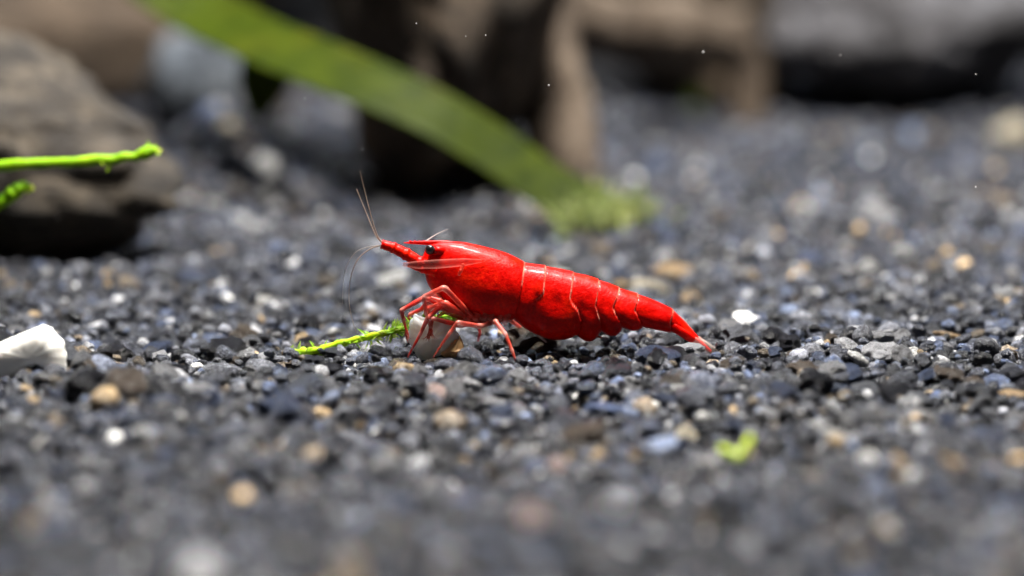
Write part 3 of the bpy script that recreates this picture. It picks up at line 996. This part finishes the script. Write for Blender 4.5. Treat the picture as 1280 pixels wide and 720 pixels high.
    # eyes on short stalks
    for s in (-1, 1):
        c = P(537, 312, s * 0.105)
        V0, F0 = ico(4)
        st, fs = tube(np.array([P(556, 314, s * 0.06), P(549, 313.5, s * 0.08), P(542, 312.6, s * 0.1)]), np.array([5, 5.4, 5.6]) / PX, 14)
        stalk = mk('eye_stalk', st, fs, M_shell, root)
        mk('eye', V0 * 6.4 / PX + c, F0, M_eye, stalk)
    # antennular peduncles: stout three-jointed arms in front of the head
    for s in (-1, 1):
        y = s * 0.05
        limb('antennule_base', [(546, 336, y * 1.6), (524, 328, y * 1.4), (507, 317.5, y * 1.2), (491, 309.5, y), (476, 305, y)], [7.2, 7.4, 7.4, 6.6, 5.6], M_shell, 14)
        limb('antenna_base', [(545, 340, y * 1.8), (527, 336, y * 1.8), (509, 331.5, y * 1.8)], [7, 5, 2.0], M_shell, 12)
    # antennal scales: clear pink blades
    for s in (-1, 1):
        y = s * 0.13
        limb('antennal_scale', [(602, 326, s * 0.205), (580, 327.5, s * 0.20), (545, 330, s * 0.17), (520, 331, s * 0.145), (503, 330.5, s * 0.13)], [2.0, 5.0, 6.0, 5.0, 2.0], M_pink, 10, knee=False, flat=0.25)
    limb('mandible_palp', [(579, 330, -.205), (576, 338, -.215), (573, 344, -.21)], [2.2, 2.4, 1.6], M_limb_pale, 8)

    def feeler(name, pts, r0, r1, mat):
        s = spline([P(a, b, Y) for a, b, Y in pts], 48)
        V, F = tube(s, 0.8 * np.linspace(r0, r1, 48) / PX, 6)
        mk(name, V, F, mat, root)
    feeler('antennule', [(477, 303, -.05), (470, 292, -.06), (461, 262, -.06), (449, 213, -.05)], 1.5, 0.55, M_feeler)
    feeler('antennule', [(477, 303, .05), (469, 294, .05), (458, 268, .08), (445, 236, .12)], 1.3, 0.5, M_feeler)
    feeler('antenna', [(478, 306, -.05), (462, 311, -.06), (446, 325, -.07), (437, 350, -.08), (436, 382, -.08), (444, 416, -.06)], 1.15, 0.45, M_feeler)
    feeler('antenna', [(478, 306, .05), (458, 309, .06), (442, 317, .08), (430, 340, .1), (427, 380, .12)], 1.1, 0.35, M_feeler_clear)
    feeler('antenna', [(528, 304, .12), (538, 297, .16), (548, 291, .2), (560, 286, .26)], 1.2, 0.4, M_feeler_clear)

    # walking legs, front to back; near side (y < 0) and far side
    limb('leg', [(560, 384, -.10), (530, 372, -.19), (501, 388, -.22), (504, 400, -.22), (508, 416, -.2)], [4.6, 3.8, 3.2, 2.6, 1.2], M_limb)
    limb('leg', [(563, 386, .10), (538, 382, .15), (512, 393, .18), (509, 405, .18), (513, 418, .16)], [4.0, 3.4, 2.8, 2.2, 1.0], M_limb)
    limb('leg', [(580, 394, -.14), (556, 378, -.2), (534, 398, -.24), (525, 418, -.24), (509, 447, -.22)], [4.4, 4.0, 3.4, 2.6, 1.0], M_limb)
    limb('leg', [(592, 398, -.14), (555, 359, -.27), (529, 371, -.27), (532, 392, -.26), (538, 412, -.22)], [4.4, 4.2, 3.2, 2.8, 1.8], M_limb_pale)
    limb('leg', [(605, 402, -.12), (575, 407, -.2), (540, 398, -.24), (538, 409, -.23), (536, 417, -.22)], [4.4, 4.0, 3.4, 2.8, 2.0], M_limb)
    limb('leg', [(618, 402, -.12), (600, 408, -.22), (572, 403, -.28), (562, 416, -.3), (541, 447, -.30)], [4.4, 3.8, 3.4, 2.6, 0.9], M_limb_pale)
    limb('leg', [(622, 398, -.14), (619, 402, -.22), (632, 418, -.32), (640, 438, -.36), (649, 463, -.4)], [4.6, 4.0, 3.0, 2.4, 0.9], M_limb_pale)
    limb('leg', [(600, 400, .10), (578, 402, .2), (560, 395, .26), (566, 412, .3), (560, 432, .3)], [4.0, 3.4, 2.8, 2.2, 0.9], M_limb)
    limb('leg', [(620, 400, .12), (612, 404, .22), (596, 402, .3), (600, 416, .34), (596, 433, .36)], [4.0, 3.4, 2.8, 2.0, 0.8], M_limb)
    limb('leg', [(634, 398, .12), (640, 402, .2), (652, 410, .3), (656, 422, .34), (662, 433, .36)], [4.0, 3.2, 2.4, 1.8, 0.7], M_limb_pale)
    # little pincers with bristle tufts on the two front pairs
    rb = np.random.default_rng(4)
    for (px, py, Y, dx, dy) in ((508, 416, -.2, 1.5, 8), (513, 418, .16, 1.5, 8), (538, 412, -.22, 1.0, 8), (536, 417, -.22, -2.0, 7)):
        a = P(px, py, Y)
        parts = []
        for sgn in (-1, 1):
            path = np.array([P(px - dx * .4, py - dy * .4, Y), P(px + sgn * 1.6, py + dy * .3, Y + sgn * .006), P(px + dx + sgn * .5, py + dy, Y + sgn * .004)])
            parts.append(tube(path, np.array([1.5, 1.4, .4]) / PX, 8))
        for _ in range(12):
            q0 = P(px + rb.normal(0, .8), py + dy * rb.uniform(.1, .5), Y)
            q1 = P(px + dx + rb.normal(0, 2.6), py + dy * rb.uniform(1.0, 1.6), Y + rb.normal(0, .015))
            parts.append(tube(np.array([q0, (q0 + q1) / 2 + rb.normal(0, .003, 3), q1]), np.array([.3, .25, .12]) / PX, 4))
        V, F = join(parts)
        mk('claw', V, F, M_limb_pale, root)
    # mouthparts
    limb('mouthpart', [(566, 386, -.06), (548, 374, -.12), (540, 368, -.13), (533, 374, -.12)], [5, 4.6, 3.6, 2.0], M_limb_pale)
    limb('mouthpart', [(578, 391, -.1), (560, 386, -.16), (546, 384, -.16), (541, 392, -.15)], [4.4, 4.2, 3.4, 2.0], M_limb)
    for pts, rad, mt in (([(572, 388, -.12), (552, 380, -.2), (536, 386, -.21), (534, 398, -.2)], [4.4, 4.0, 3.2, 1.6], M_limb_pale),
                         ([(584, 395, -.13), (566, 388, -.21), (549, 376, -.23), (538, 372, -.22)], [4.6, 4.2, 3.4, 2.0], M_limb_pale),
                         ([(570, 388, .06), (552, 378, .1), (534, 378, .12), (524, 388, .12)], [4.6, 4.0, 3.2, 1.8], M_limb),
                         ([(590, 398, -.06), (574, 396, -.1), (556, 390, -.12), (546, 396, -.12)], [4.0, 3.6, 3.0, 1.4], M_limb)):
        limb('mouthpart', pts, rad, mt)
    for i, px in enumerate((584, 594, 604, 613, 623, 632)):
        limb('leg_base', [(px + 3, 392, -.14), (px, 399, -.15), (px - 2, 405, -.13)], [5.6, 5.0, 3.4], M_limb_pale, 10)
    # swimming legs folded under the tail
    for (a, b) in ((664, 412), (690, 417), (714, 416), (735, 418)):
        for s in (-1, 1):
            limb('swimmeret', [(a, b, s * .06), (a + 10, b + 8, s * .08), (a + 19, b + 16, s * .08)] if a < 680 else [(a, b - 4, s * .06), (a + 9, b + 2, s * .07), (a + 18, b + 4, s * .07)], [3.0, 2.2, 0.8], M_clear if a < 680 else M_limb_pale, 8, flat=0.5)
    # tail fan
    for s in (-1, 1):
        u = limb('uropod', [(828, 402, s * .05), (842, 409, s * .075), (860, 420, s * .095), (876, 431, s * .10), (890, 440.5, s * .095)], [3.4, 5.2, 5.6, 4.6, 1.2], M_shell, 12, knee=False, flat=0.3)
        limb('fin_edge', [(866, 424, s * .10), (880, 433.5, s * .11), (892, 441, s * .115), (900, 448, s * .11)], [4.0, 8.0, 7.0, 2.0], M_clear, 12, knee=False, flat=0.16, parent=u)
        u = limb('uropod', [(834, 402, s * .03), (850, 410, s * .05), (868, 423, s * .06), (881, 434, s * .06)], [3, 4.4, 4.4, 1.4], M_shell, 12, knee=False, flat=0.3)
    limb('tail_tip', [(872, 424, 0), (885, 434, 0), (897, 444, 0)], [5, 5, 1], M_clear, 12, knee=False, flat=0.6)


build_ground()
build_gravel()
build_hardscape()
build_plants()
build_food()
build_shrimp()
build_pebbles()
